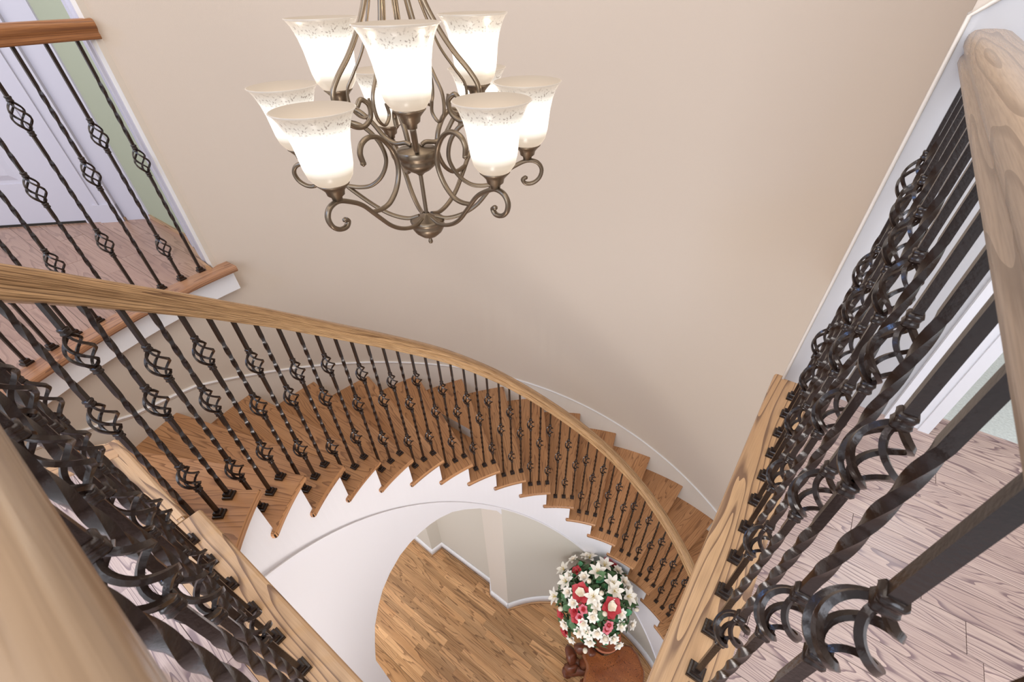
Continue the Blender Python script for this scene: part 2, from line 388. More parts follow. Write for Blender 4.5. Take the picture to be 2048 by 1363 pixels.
# ---- planks
def clip(poly, x0, x1, y0, y1):
    for ax, lim, sg in ((0, x0, 1), (0, x1, -1), (1, y0, 1), (1, y1, -1)):
        out = []
        for i in range(len(poly)):
            p, q = poly[i], poly[(i+1) % len(poly)]
            dp, dq = (p[ax]-lim)*sg, (q[ax]-lim)*sg
            if dp >= 0: out.append(p)
            if dp*dq < 0:
                t = dp/(dp-dq); out.append((p[0]+(q[0]-p[0])*t, p[1]+(q[1]-p[1])*t))
        poly = out
        if len(poly) < 3: return []
    return poly
def area2(p): return abs(sum(p[i][0]*p[(i+1) % len(p)][1]-p[(i+1) % len(p)][0]*p[i][1] for i in range(len(p))))/2
def ccw(p): return p if sum(p[i][0]*p[(i+1) % len(p)][1]-p[(i+1) % len(p)][0]*p[i][1] for i in range(len(p))) > 0 else p[::-1]
def plank_floor(name, region, z, mat, wid, lmin, lmax, ang=0.0, seed=1, slab=0.03, gap=0.0006, lift=0.0004, label=None):
    rng = random.Random(seed)
    region = ccw([tuple(p)[:2] for p in region])
    mb = MB(); mb.prism(region, z-slab, z-0.004)
    fl = struct(name, mb.mesh(name, M_dark), label)
    c, s = math.cos(-ang), math.sin(-ang)
    loc = [(p[0]*c-p[1]*s, p[0]*s+p[1]*c) for p in region]
    y = min(p[1] for p in loc); y1 = max(p[1] for p in loc); x0 = min(p[0] for p in loc); x1 = max(p[0] for p in loc); cnt = 0
    while y < y1:
        x = x0-rng.uniform(0, lmax)
        while x < x1:
            l = rng.uniform(lmin, lmax)
            q = clip(loc, x+gap, x+l-gap, y+gap, y+wid-gap)
            if q and area2(q) > 2e-4:
                m = MB(); ox, oy = q[0]
                h = z+rng.uniform(-lift, lift)
                m.prism([(a, b) for a, b in q], z-0.008, h, caps=(False, True))
                c2, s2 = math.cos(ang), math.sin(ang)
                m.v = [(a*c2-b*s2, a*s2+b*c2, d) for a, b, d in m.v]
                link('plank', m.mesh('plank', mat), fl); cnt += 1
            x += l
        y += wid
    return fl
# edge boards: right (x .047-.165), near left (y .015 to -.10), top nosing of the stair
XE, YE = 0.046, 0.016
right_region = [(XE+0.118, 1.36), (XE+0.118, -0.10), (-1.02, -0.10), (-1.02, -0.62), (0.95, -0.62), (0.95, 0.4), (0.95, 1.36), (0.46, 1.36), (0.46, 1.418), (0.5, 1.418), (1.2, 1.418), (1.2, 1.36)]
right_region = [(XE+0.118, 1.36), (XE+0.118, -0.10), (-0.95, -0.10), (-0.95, -0.50), (0.90, -0.50), (0.90, 1.418), (0.458, 1.418), (0.458, 1.36)]
plank_floor('floor', right_region, 0.0, M_up, 0.072, 0.35, 0.75, 0.0, 3)
mid_region = [(-0.95, -0.10), (-1.48, -0.11)]+[tuple(cyl(1.28+0.06*k, R(214.6+1.2*k)))[:2] for k in range(0, 1)]+[(-1.62, -0.55), (-0.95, -0.62)]
mid_region = [(-0.95, -0.09), (-1.44, -0.09), (-1.62, -0.66), (-1.62, -1.0), (-0.95, -1.0)]
plank_floor('floor', mid_region, 0.0, M_up, 0.072, 0.3, 0.6, 0.0, 5)
land = [tuple(cyl(1.985, a))[:2] for a in [R(181.5)+(R(228)-R(181.5))*i/16 for i in range(17)]]+[(-1.62, -0.9), (-4.2, -0.9), (-4.3, -0.27), (-3.41, 0.552), (-3.17, 0.775), (-2.66, 0.765), (-2.345, 0.68)]
plank_floor('floor', land, 0.0, M_land, 0.105, 0.5, 1.0, 0.0, 9)
# slab edges and white fascias under the edge boards
mb = MB()
mb.box(XE+0.03, 0.9, -0.5, 1.36, -0.28, -0.03)
mb.box(-0.99, 0.9, -0.6, YE-0.03, -0.28, -0.03)
mb.box(-1.5, -0.95, -0.9, -0.075, -0.28, -0.03)
struct('wall_fascia', mb.mesh('wall_fascia', M_white))
mb = MB()
A = [R(180.7)+(R(229)-R(180.7))*i/30 for i in range(31)]
mb.grid([[cyl(1.957, a, -0.025) for a in A], [cyl(1.957, a, -0.128) for a in A], [cyl(2.0, a, -0.128) for a in A]], flip=True)
mb.face([cyl(1.957, A[0], -0.025), cyl(1.957, A[0], -0.128), cyl(2.0, A[0], -0.128), cyl(2.0, A[0], -0.025)])
struct('trim_7', mb.mesh('trim_7', M_trim))
nose = [(0.0, 0.0), (0.0, -0.012), (0.006, -0.024), (0.016, -0.026), (0.118, -0.026), (0.118, 0.001), (0.010, 0.003), (0.003, 0.0)]
def nosing(path, w, th=0.026):
    """rounded edge board; the path is its rounded edge, the board lies to the left"""
    m = MB()
    pr = [(-w, 0.0015), (-0.010, 0.0015), (-0.003, -0.002), (0.0, -0.008), (0.0, -0.017), (-0.004, -0.024), (-0.012, -th), (-w, -th)]
    m.sweep(path, pr, hard=False); return m
def flat(me_): 
    return me_
# right edge board
m = nosing([Vector((XE+0.0, 1.365, 0)), Vector((XE, 0.6, 0)), Vector((XE, YE, 0))], 0.0)
def board(path, side, w):
    """edge board with a rounded nose; side=+1 board to the right of the path, -1 to the left"""
    m = MB()
    pr = [(w, 0.0015), (0.008, 0.0015), (0.0025, -0.001), (0.0, -0.007), (0.0, -0.018), (0.004, -0.025), (0.010, -0.027), (w, -0.027)]
    pr = [(side*a, b) for a, b in pr]
    if side > 0: pr = pr[::-1]
    m.sweep(path, pr, hard=True)
    return m
eb = struct('trim_8', board([Vector((XE, YE, 0)), Vector((XE, 0.7, 0)), Vector((XE, 1.372, 0))], 1, 0.118).mesh('edge_board', M_edge), 'oak edge board under the right railing')
eb = struct('trim_9', board([Vector((XE+.118, YE, 0.0002)), Vector((-0.5, YE, 0.0002)), Vector((-1.015, YE, 0.0002))], -1, 0.115).mesh('edge_board', M_edge), 'oak edge board under the left near railing')
# top nosing of the stair, a strip that runs on past the corner
mb = MB()
mb.prism(ccw([(-1.02, -0.02), (-1.445, -0.022), (-1.50, -0.09), (-1.02, -0.09)]), -0.026, 0.001)
struct('trim_10', mb.mesh('top_nosing', M_edge))
mb = board([Vector((-1.03, -0.012, 0.003)), Vector((-1.452, -0.014, 0.003))][::-1], 1, 0.022)
struct('trim_11', mb.mesh('top_nosing_bead', M_edge))
m = board([Vector((-1.452, -0.014, 0.001)), Vector((-1.61, -0.50, 0.001)), Vector((-1.63, -0.9, 0.001))], 1 if False else -1, 0.08)
struct('trim_12', m.mesh('side_nosing', M_edge))
# landing edge board following the curve
m = board([cyl(1.912, R(180.4)+(R(229)-R(180.4))*i/30) for i in range(31)], 1, 0.09)
m.v = m.v
struct('trim_13', m.mesh('landing_edge_board', wood('landing_edge_oak', (0.42, 0.23, 0.13), (0.33, 0.16, 0.08), (0.12, 0.05, 0.03), ring=90, squash=0.1, line=0.3)))

# ------------------------------------------------------------------ staircase
stair = thing('staircase', 'curved oak staircase with white stringer sweeping down round the stairwell', 'staircase', (0, 0, 0))
NB = 0.028; TT = 0.027
def tread_mesh():
    """local frame: stair axis at the origin, nosing along +x, the tread runs back counter-clockwise"""
    mb = MB(); rr = [1.0355+(ROUT+0.004-1.0355)*i/8 for i in range(9)]
    off = lambda r, d: d/r
    steps = 7
    # front edge profile swept along x with a half-round nose
    prof = [(0.0, 0.0), (-0.004, -0.004), (-0.006, -TT/2), (-0.004, -TT+0.004), (0.0, -TT)]
    # top surface
    def P(r, a, z): return Vector((r*math.cos(a), r*math.sin(a), z))
    rin = 1.0355
    def ring(z):
        pts = []
        pts.append(P(ROUT+.004, off(ROUT, 0.004), z))
        for k in range(steps+1): pts.append(P(ROUT+.004, (DTH+off(ROUT, NB))*k/steps if k else 0.003, z))
        # back edge under the next riser, then the return nosing that passes the riser by a finger
        pts.append(P(1.062, DTH+off(1.062, NB), z))
        pts.append(P(1.055, DTH+off(1.055, NB), z))
        pts.append(P(1.055, DTH+0.0444, z))
        pts.append(P(rin+.002, DTH+0.0444, z))
        for k in range(steps, -1, -1): pts.append(P(rin, (DTH+0.040)*k/steps, z))
        return pts
    top = ring(0.0); bot = ring(-TT)
    def uvp(p): return (p[0], p[1])
    mb.face(top, [uvp(p) for p in top])
    mb.face(bot[::-1], [uvp(p) for p in bot[::-1]])
    n = len(top)
    mid = []
    for i in range(n):
        a, b = top[i], top[(i+1) % n]
        d = (b-a); nrm = Vector((d.y, -d.x, 0))
        if nrm.length < 1e-7: continue
        nrm.normalize()
        e = 0.005
        A1, B1 = a+nrm*e+Vector((0, 0, -0.006)), b+nrm*e+Vector((0, 0, -0.006))
        A2, B2 = a+nrm*e+Vector((0, 0, -TT+0.006)), b+nrm*e+Vector((0, 0, -TT+0.006))
        l = d.length
        for q0, q1, q2, q3, v0, v1 in ((a, b, B1, A1, 0, .006), (A1, B1, B2, A2, .006, .02), (A2, B2, bot[(i+1) % n], bot[i], .02, .027)):
            mb.face([q0, q3, q2, q1], [(0+uvp(a)[0], v0), (uvp(a)[0], v1), (uvp(a)[0]+l, v1), (uvp(a)[0]+l, v0)])
    return mb
tm = tread_mesh().mesh('tread', M_tread)
mb = MB()
mb.grid([[Vector((r*math.cos(NB/r), r*math.sin(NB/r), z)) for r in (1.056, 1.3, 1.6, 2.0)] for z in (-TT, -RISE)], lambda a, b: (b*.3, a*.15))
rm = mb.mesh('riser', M_tread)
for k in range(1, 21):
    link('tread', tm, stair, (CX, CY, -RISE*k), (0, 0, TH0-DTH*k))
for k in range(0, 21):
    link('riser', rm, stair, (CX, CY, -RISE*k), (0, 0, TH0-DTH*k))
# stringer face, sawtooth top, smooth foot
def crease(th):
    d = math.degrees(th); t = (225-d)/125
    return hz(th)-(0.392+0.125*max(-.2, min(1.3, t)))
mb = MB()
for k in range(0, 21):
    a_hi = TH0-DTH*(k-1)+NB/1.05 if k else TH0+0.2; a_lo = TH0-DTH*k+NB/1.05
    top = -RISE*k-TT*0.5
    if k == 0: top = -0.02
    A = [a_hi+(a_lo-a_hi)*i/5 for i in range(6)]
    mb.grid([[cyl(1.048, a, top) for a in A], [cyl(1.048, a, max(crease(a), G)) for a in A], [cyl(1.064, a, max(crease(a)-0.002, G)) for a in A]])
    mb.grid([[cyl(1.064, a, top) for a in A], [cyl(1.048, a, top) for a in A]])
sm = mb.mesh('stringer', M_white, smooth=False)
link('stringer', sm, stair)
mb = MB(); Ab = [R(236)+(R(48)-R(236))*i/90 for i in range(91)]
mb.sweep([cyl(1.049, a, crease(a)) for a in Ab], [(0.009, 0.004), (0.009, -0.008), (0.0, -0.009), (-0.003, -0.006), (-0.004, 0.0), (-0.001, 0.004)][::-1], hard=True)
link('crease_shade_bead', mb.mesh('crease_shade_bead', M_white), stair)  # bead added so the crease shows as a thin shade line
mb = MB()
A = [TH0+0.05+(R(38)-TH0)*i/60 for i in range(61)]
mb.grid([[cyl(1.08, a, hz(a)-0.36) for a in A], [cyl(2.0, a, hz(a)-0.36) for a in A]])
link('soffit', mb.mesh('soffit', M_white, smooth=True), stair)
# wall skirt along the outer wall
mb = MB()
A = [R(224)+(R(45)-R(224))*i/90 for i in range(91)]
def sk(a):
    d = math.degrees(a); return hz(a)+0.128 - (0.07 if d > 192 else 0)*min(1, (d-192)/8 if d > 192 else 0)
mb.grid([[cyl(2.0, a, sk(a)+.004) for a in A], [cyl(1.992, a, sk(a)) for a in A], [cyl(1.988, a, sk(a)-0.012) for a in A], [cyl(1.992, a, sk(a)-0.018) for a in A], [cyl(1.992, a, hz(a)-0.40) for a in A]], flip=True)
link('wall_skirt', mb.mesh('wall_skirt', M_skirt, smooth=False), stair)
mb = MB(); mb.sweep([cyl(1.990, a, sk(a)-0.002) for a in A], [(0.006*math.cos(PI/3*k), 0.007*math.sin(PI/3*k)) for k in range(6)], hard=False)
link('skirt_bead', mb.mesh('skirt_bead', M_trim, smooth=True), stair)

# ---- inner wall under the stair with its arch
arch = [(214.8, -1.893), (214.3, -1.87), (212.2, -1.807), (208.5, -1.706), (204.0, -1.646), (200.4, -1.607), (195.4, -1.584), (189.7, -1.571), (184.7, -1.577), (180.1, -1.591), (175.6, -1.606), (171.3, -1.63), (166.2, -1.668), (161.2, -1.733), (155.2, -1.82), (148.5, -1.945), (146.6, -2.02)]
mb = MB()
RW = 1.06
def wcol(A, tops, bots, r, flip=False): mb.grid([[cyl(r, a, t) for a, t in zip(A, tops)], [cyl(r, a, b) for a, b in zip(A, bots)]], flip=flip)
for a_hi, a_lo in ((R(262), R(214.8)), (R(146.6), R(20))):
    mb.m = 1 if a_lo < 1 else 0
    A = [a_hi+(a_lo-a_hi)*i/40 for i in range(41)]
    wcol(A, [max(crease(a)+.02, G+.01) for a in A], [G]*41, RW)
A = [R(a) for a, z in arch]; mb.m = 0
mb.grid([[cyl(RW, a, crease(a)+0.02) for a in A], [cyl(RW, a, z) for a, (_, z) in zip(A, arch)]])
# soffit of the arch and its jambs, 0.2 m deep
mb.grid([[cyl(RW, a, z) for a, (_, z) in zip(A, arch)], [cyl(RW+0.22, a, z) for a, (_, z) in zip(A, arch)]])
a = R(214.8); mb.face([cyl(RW, a, G), cyl(RW+.22, a, G), cyl(RW+.22, a, -1.893), cyl(RW, a, -1.893)])
struct('wall_inner', mb.mesh('wall_inner', [M_white, M_wall2], smooth=True))
# ground-floor hallway walls seen through the arch
P = [(-3.6, 1.37), (-2.166, 1.307), (-2.139, 1.432), (-1.453, 1.434), (-1.374, 1.346)]
pj = cyl(RW, R(146.6))
P6 = (pj.x, pj.y)
mb = MB()
for a, b in zip(P[:-1], P[1:]): vface(mb, b, a, G, -1.35)
struct('wall_hallway', mb.mesh('wall_hallway', M_wall2))
mb = MB(); vface(mb, P6, P[-1], G, -1.90)
struct('wall_jamb', mb.mesh('wall_jamb', M_skirt))
# baseboards on the ground floor
def basebd(path, name, side=1):
    m = MB()
    pr = [(0.0, 0.0), (0.016, 0.0), (0.016, 0.085), (0.012, 0.098), (0.006, 0.108), (0.0, 0.112)]
    pr = [(side*a, b) for a, b in pr]
    if side < 0: pr = pr[::-1]
    m.sweep(path, pr, hard=False); o = struct(name, m.mesh(name, M_trim, smooth=True))
    m = MB(); pr = [(side*a, b) for a, b in [(0.016, 0), (0.030, 0), (0.026, 0.012), (0.016, 0.018)]]
    if side < 0: pr = pr[::-1]
    m.sweep(path, pr, hard=False); link('shoe_moulding', m.mesh('shoe_moulding', M_ground, smooth=True), o)
    return o
V3 = lambda p: Vector((p[0], p[1], G))
basebd([cyl(RW, R(20)+(R(146.6)-R(20))*i/40, G) for i in range(41)], 'baseboard_right', -1)
basebd([V3(P6), V3(P[4])], 'baseboard_jamb', -1)
basebd([V3(p) for p in P[::-1]], 'baseboard_hallway', -1)
basebd([cyl(RW, R(214.8)+(R(262)-R(214.8))*i/20, G) for i in range(21)], 'baseboard_left', -1)
ground = [(-3.6, 1.42)]+[(-2.166, 1.30), (-2.139, 1.432), (-1.453, 1.434), (-1.374, 1.346), P6]+[tuple(cyl(RW, R(146.6)+(R(40)-R(146.6))*i/14))[:2] for i in range(1, 15)]+[(0.75, 0.35), (-3.0, 0.35), (-3.4, 0.6)]
ground = ccw(ground)
plank_floor('floor', ground, G, M_ground, 0.060, 0.30, 0.85, 0.0, 21, gap=0.0004)
mb = MB(); mb.face([(-4.2, -2.2, G-0.05), (2.5, -2.2, G-.05), (2.5, 3.2, G-.05), (-4.2, 3.2, G-.05)])
struct('floor', mb.mesh('subfloor', M_ground))

# ------------------------------------------------------------------ wrought-iron balusters
BW = 0.0050     # half width of the square bar
def bar_segments(mb, segs):
    """segs: (z0, z1, twisted); the bar turns a quarter every 38 mm where twisted"""
    ang = PI/4*0
    rows = []
    for z0, z1, tw in segs:
        if tw:
            q = max(1, round((z1-z0)/0.046)); n = q*6
            for i in range(n+1):
                t = i/n; e = t
                rows.append((z0+(z1-z0)*t, ang+q*PI/2*e))
            ang += q*PI/2
        else:
            rows.append((z0, ang)); rows.append((z1, ang))
    out = []
    for z, a in rows:
        if out and abs(out[-1][0]-z) < 1e-6: continue
        out.append((z, a))
    for s in range(4):
        g = []
        for z, a in out:
            c0 = Vector((BW*math.sqrt(2)*math.cos(a+PI/4+s*PI/2), BW*math.sqrt(2)*math.sin(a+PI/4+s*PI/2), z))
            c1 = Vector((BW*math.sqrt(2)*math.cos(a+PI/4+(s+1)*PI/2), BW*math.sqrt(2)*math.sin(a+PI/4+(s+1)*PI/2), z))
            g.append([c0, c0*.92+c1*.08 if False else c0.lerp(c1, .5), c1])
        mb.grid(g)
def square_ring(h, c=0.3):
    k = h*c
    return [(h, -h+k), (h, h-k), (h-k, h), (-h+k, h), (-h, h-k), (-h, -h+k), (-h+k, -h), (h-k, -h)]
def collar_mesh():
    mb = MB()
    lv = [(0.0050, 0.0), (0.0074, 0.001), (0.0083, 0.0035), (0.0074, 0.006), (0.0069, 0.0085), (0.0074, 0.011), (0.0083, 0.0135), (0.0074, 0.0165), (0.0050, 0.0175)]
    mb.grid([[Vector((x, y, z)) for x, y in square_ring(h, .28)] for h, z in lv], closed=True)
    return mb.mesh('collar', M_iron, smooth=True)
def shoe_mesh():
    mb = MB()
    lv = [(0.0150, 0.0), (0.0150, 0.007), (0.0138, 0.009), (0.0105, 0.0095), (0.0105, 0.0185), (0.0090, 0.021), (0.0050, 0.021)]
    for i in range(4):
        rot = [(1, 0), (0, 1), (-1, 0), (0, -1)][i]
        rows = []
        for h, z in lv:
            p = [Vector((h, -h, z)), Vector((h, h, z))]
            c, s = math.cos(i*PI/2), math.sin(i*PI/2)
            rows.append([Vector((q.x*c-q.y*s, q.x*s+q.y*c, q.z)) for q in p])
        mb.grid(rows)
    return mb.mesh('shoe', M_iron)
def basket_mesh(h=0.082, r=0.0205, wr=0.0026):
    """four wires swelling out of the bar and turning half round"""
    mb = MB(); n = 22
    for k in range(4):
        path = []; ups = []
        for i in range(n+1):
            t = i/n; a = k*PI/2+PI/4-PI*1.05*(t-0.5)
            rr = 0.0034+r*(math.sin(PI*t)**0.85)
            path.append(Vector((rr*math.cos(a), rr*math.sin(a), h*t)))
            ups.append(Vector((math.cos(a), math.sin(a), 0)))
        mb.sweep(path, [(wr*a, wr*b) for a, b in ((1, -1), (1, 1), (-1, 1), (-1, -1))], ups=ups, hard=True)
    return mb.mesh('basket', M_iron, smooth=True)
ME_collar, ME_shoe, ME_basket = collar_mesh(), shoe_mesh(), basket_mesh()
bar_cache = {}
def baluster(parent, pos, top, kind, b, rot):
    """kind A: two baskets; kind B: one basket between two twisted lengths; b: height of the lowest collar"""
    key = (kind, round(b, 3), round(top, 3))
    if kind == 'A':
        bk = [(b, b+0.118), (b+0.437, b+0.555)]
        segs = [(0.018, b+0.01, 0), (b+0.108, b+0.145, 0), (b+0.145, b+0.375, 1), (b+0.375, b+0.447, 0), (b+0.545, top, 0)]
    else:
        bk = [(b, b+0.120)]
        lo = max(0.03, b-0.27)
        segs = [(0.018, lo, 0), (lo, b-0.035, 1), (b-0.035, b+0.01, 0), (b+0.11, b+0.148, 0), (b+0.148, min(b+0.338, top-.02), 1), (min(b+0.338, top-.02), top, 0)]
    if key not in bar_cache:
        mb = MB(); run = []
        for s in segs:
            if run and abs(run[-1][1]-s[0]) > 0.05:
                bar_segments(mb, run); run = []
            run.append(s)
        bar_segments(mb, run)
        bar_cache[key] = mb.mesh('baluster', M_iron, smooth=True)
    o = link('baluster', bar_cache[key], parent, pos, (0, 0, rot))
    link('shoe', ME_shoe, o)
    for z0, z1 in bk:
        link('collar', ME_collar, o, (0, 0, z0)); link('collar', ME_collar, o, (0, 0, z1-0.018))
        link('basket', ME_basket, o, (0, 0, z0+0.018-0.001), None, (1, 1, (z1-z0-0.034)/0.082))
    return o
rail_half = [(0.0235, 0.0), (0.0275, 0.003), (0.0280, 0.012), (0.0250, 0.018), (0.0262, 0.0225), (0.0315, 0.0290), (0.0335, 0.0380), (0.0325, 0.0480), (0.0265, 0.0550), (0.0150, 0.0575), (0.0, 0.0580)]
rail_prof = rail_half+[(-a, b) for a, b in rail_half[-2::-1]]
def handrail(parent, path, mat, kw=1.0, kh=1.0):
    mb = MB(); mb.sweep(path, [(a*kw, b*kh) for a, b in rail_prof], hard=False)
    me_ = mb.mesh('handrail', mat, smooth=True)
    return link('handrail', me_, parent)

# stair balustrade
off_t = [(232, .634), (224, .644), (218, .666), (210, .686), (205, .697), (195, .712), (181, .721), (170, .736), (158, .758), (144, .762), (128, .746), (100, .740), (68, .723), (30, .72)]
def rail_off(th):
    d = math.degrees(th)
    for (a, u), (b, v) in zip(off_t[:-1], off_t[1:]):
        if a >= d >= b: return u+(v-u)*(a-d)/(a-b)
    return .72
sb = thing('balustrade', 'curved sloping balustrade down the inner side of the staircase, oak handrail over twisted iron balusters', 'railing')
n = 0
for k in range(1, 20):
    for j in range(3):
        th = TH0-DTH*(k-1)-PH[j]
        z = -RISE*k
        top = hz(th)+rail_off(th)-z+0.014
        kind = 'A' if n % 2 else 'B'
        b = {'A': (0.160, 0.125, 0.090), 'B': (0.425, 0.400, 0.345)}[kind][j]
        baluster(sb, cyl(RB, th, z+0.001), round(top, 3), kind, b, th)
        n += 1
path = []
for i in range(101):
    a = R(227.5)-(R(227.5)-R(38))*i/100
    path.append(cyl(RB, a, hz(a)+rail_off(a)))
pre = spline([Vector((-0.95, -0.049, 0.853)), Vector((-1.04, -0.062, 0.850)), Vector((-1.095, -0.075, 0.80)), Vector((-1.085, -0.080, 0.70)), path[0]], 6)
handrail(sb, pre[:-1]+path, M_rail, 0.93, 1.34)

# right railing
rb_ = thing('balustrade', 'straight balustrade on the right edge, its oak handrail running to the top right corner', 'railing')
for i in range(-4, 11):
    y = 0.3929+i*0.0884
    kind = 'A' if i % 2 == 0 else 'B'
    baluster(rb_, Vector((0.1144, y, 0.0015)), 0.862, kind, 0.162 if kind == 'A' else 0.425, 0)
# left near railing
lb_ = thing('balustrade', 'nearest straight balustrade at the bottom left, blurred oak handrail over crowded iron baskets', 'railing')
for i in range(-6, 6):
    x = -0.4999-i*0.0884
    kind = 'A' if i % 2 == 0 else 'B'
    o = baluster(lb_, Vector((x, -0.0406, 0.0015)), 0.862, kind, 0.162 if kind == 'A' else 0.425, 0)
    o.rotation_euler = (R(1.0), 0, 0)
def hz_rail(parent, pts, mat): return handrail(parent, [Vector(p) for p in pts], mat)
hz_rail(rb_, [(0.118, -0.049, 0.8535), (0.118, 0.3, 0.8535), (0.118, 0.8, 0.8535), (0.119, 1.362, 0.8535)], M_rail2)
hz_rail(lb_, [(-0.95, -0.055, 0.8535), (-0.5, -0.055, 0.8535), (0.118, -0.055, 0.8535)], M_rail2)
# far landing railing
fb_ = thing('balustrade', 'curved balustrade on the far landing in front of the white door', 'railing')
rf = 2.008
for i in range(0, 17):
    a = R(183.8)+i*R(2.535)
    kind = 'B' if i % 2 == 0 else 'A'
    baluster(fb_, cyl(rf, a, 0.0015), 0.874, kind, (0.098 if i < 2 else 0.195) if kind == 'A' else 0.425, a)
path = [cyl(rf, R(181.9)+R(48)*i/40, 0.870) for i in range(41)]
M_rail3 = wood('landing_rail_oak', (0.44, 0.20, 0.075), (0.32, 0.13, 0.045), (0.12, 0.04, 0.015), ring=130, squash=0.03, line=0.3, fibre=0.5)
handrail(fb_, path, M_rail3)

# ------------------------------------------------------------------ chandelier
HX, HY = -0.741, 0.672
M_glass = bpy.data.materials.new('frosted_glass'); M_glass.use_nodes = True
t = M_glass.node_tree; t.nodes.clear(); N, L = t.nodes, t.links
out = N.new('ShaderNodeOutputMaterial'); tc = N.new('ShaderNodeTexCoord')
geo = N.new('ShaderNodeSeparateXYZ'); L.new(tc.outputs['Object'], geo.inputs[0])
cr = N.new('ShaderNodeValToRGB'); mr = N.new('ShaderNodeMapRange'); mr.inputs['From Min'].default_value = 0.0; mr.inputs['From Max'].default_value = 0.115
L.new(geo.outputs[2], mr.inputs['Value']); L.new(mr.outputs[0], cr.inputs[0])
e = cr.color_ramp.elements
e[0].position = 0; e[0].color = (0.50, 0.39, 0.29, 1)
e[1].position = 1; e[1].color = (0.44, 0.36, 0.29, 1)
for p, c in ((0.17, (0.56, 0.46, 0.35, 1)), (0.32, (1.2, 1.1, 0.98, 1)), (0.68, (1.2, 1.12, 1.0, 1)), (0.82, (0.62, 0.56, 0.48, 1)), (0.93, (0.50, 0.42, 0.34, 1))):
    k = e.new(p); k.color = c
# speckled band below the rim
nz = N.new('ShaderNodeTexNoise'); nz.inputs['Scale'].default_value = 260; nz.inputs['Detail'].default_value = 3; L.new(tc.outputs['Object'], nz.inputs['Vector'])
st_ = N.new('ShaderNodeMapRange'); st_.inputs['From Min'].default_value = 0.56; st_.inputs['From Max'].default_value = 0.64; L.new(nz.outputs['Fac'], st_.inputs['Value'])
bd = N.new('ShaderNodeValToRGB'); L.new(mr.outputs[0], bd.inputs[0]); ee = bd.color_ramp.elements
ee[0].position = 0.70; ee[0].color = (0, 0, 0, 1); ee[1].position = 0.99; ee[1].color = (0, 0, 0, 1); k = ee.new(0.84); k.color = (1, 1, 1, 1)
mm = N.new('ShaderNodeMath'); mm.operation = 'MULTIPLY'; L.new(st_.outputs[0], mm.inputs[0]); L.new(bd.outputs[0], mm.inputs[1])
mx = N.new('ShaderNodeMix'); mx.data_type = 'RGBA'; L.new(mm.outputs[0], mx.inputs[0]); L.new(cr.outputs[0], mx.inputs[6]); mx.inputs[7].default_value = (0.20, 0.15, 0.12, 1)
em = N.new('ShaderNodeEmission'); L.new(mx.outputs[2], em.inputs[0]); em.inputs[1].default_value = 0.82
gl = N.new('ShaderNodeBsdfPrincipled'); gl.inputs['Base Color'].default_value = (0.12, 0.11, 0.1, 1); gl.inputs['Roughness'].default_value = 0.25
ad = N.new('ShaderNodeAddShader'); L.new(em.outputs[0], ad.inputs[0]); L.new(gl.outputs[0], ad.inputs[1]); L.new(ad.outputs[0], out.inputs[0])
ch = thing('chandelier', 'bronze two-tier chandelier with nine lit frosted glass bell shades', 'chandelier', (HX, HY, 0.53))
Z0 = 0.53
def part(name, mb, mat, parent=ch, smooth=True, loc=None, rot=None):
    return link(name, mb.mesh(name, mat, smooth=smooth), parent, loc, rot)
def rz(pts, az, n=7):
    """points (rho, z) in the vertical plane at azimuth az, smoothed"""
    c, s = math.cos(R(az)), math.sin(R(az))
    return spline([Vector((r*c, r*s, z-Z0)) for r, z in pts], n)
def strap(mb, pts, az, wd=0.0058, th=0.0044, n=7):
    c, s = math.cos(R(az)), math.sin(R(az))
    path = rz(pts, az, n)
    up0 = Vector((-s, c, 0))
    prof = [(th*math.cos(2*PI*i/8), wd*math.sin(2*PI*i/8)) for i in range(8)]
    mb.sweep(path, prof, ups=[up0]*len(path), hard=False)
mb = MB(); mb.lathe([(0.0, 0.530), (0.004, 0.531), (0.0055, 0.535), (0.004, 0.5405), (0.0025, 0.543), (0.006, 0.5445), (0.018, 0.550), (0.030, 0.560), (0.036, 0.570), (0.0375, 0.577), (0.036, 0.580), (0.0385, 0.584), (0.039, 0.588), (0.034, 0.591), (0.010, 0.600), (0.006, 0.604)], Vector((0, 0, -Z0)), 28)
part('bottom_bowl', mb, M_bronze)
mb = MB(); mb.lathe([(0.0045, 0.60), (0.0045, 1.30)], Vector((0, 0, -Z0)), 10)
part('stem', mb, M_bronze)
mb = MB(); mb.lathe([(0.006, 0.686), (0.010, 0.690), (0.024, 0.697), (0.035, 0.706), (0.0385, 0.714), (0.037, 0.717), (0.041, 0.722), (0.0425, 0.728), (0.0425, 0.7345), (0.040, 0.7375), (0.012, 0.741), (0.004, 0.748)], Vector((0, 0, -Z0)), 28)
part('hub', mb, M_bronze)
lowmain = [(0.018, 0.596), (0.045, 0.590), (0.080, 0.598), (0.115, 0.618), (0.150, 0.653), (0.178, 0.682), (0.207, 0.699), (0.232, 0.708), (0.253, 0.704), (0.263, 0.690), (0.259, 0.673), (0.245, 0.662), (0.229, 0.661), (0.222, 0.669), (0.228, 0.674)]
lowc = [(0.158, 0.662), (0.130, 0.659), (0.105, 0.664), (0.080, 0.684), (0.065, 0.716), (0.072, 0.750), (0.095, 0.777), (0.123, 0.787), (0.146, 0.782), (0.156, 0.768), (0.154, 0.752)]
shade_prof = [(0.0240, 0.0), (0.0300, 0.006), (0.0368, 0.015), (0.0408, 0.030), (0.0430, 0.048), (0.0452, 0.066), (0.0492, 0.084), (0.0555, 0.100), (0.0615, 0.1095), (0.0660, 0.113)]
inner = [(0.0640, 0.1138), (0.0590, 0.1085), (0.0530, 0.099), (0.0466, 0.083), (0.0426, 0.066), (0.0404, 0.048), (0.0382, 0.030), (0.0342, 0.016), (0.0270, 0.006), (0.0, 0.004)]
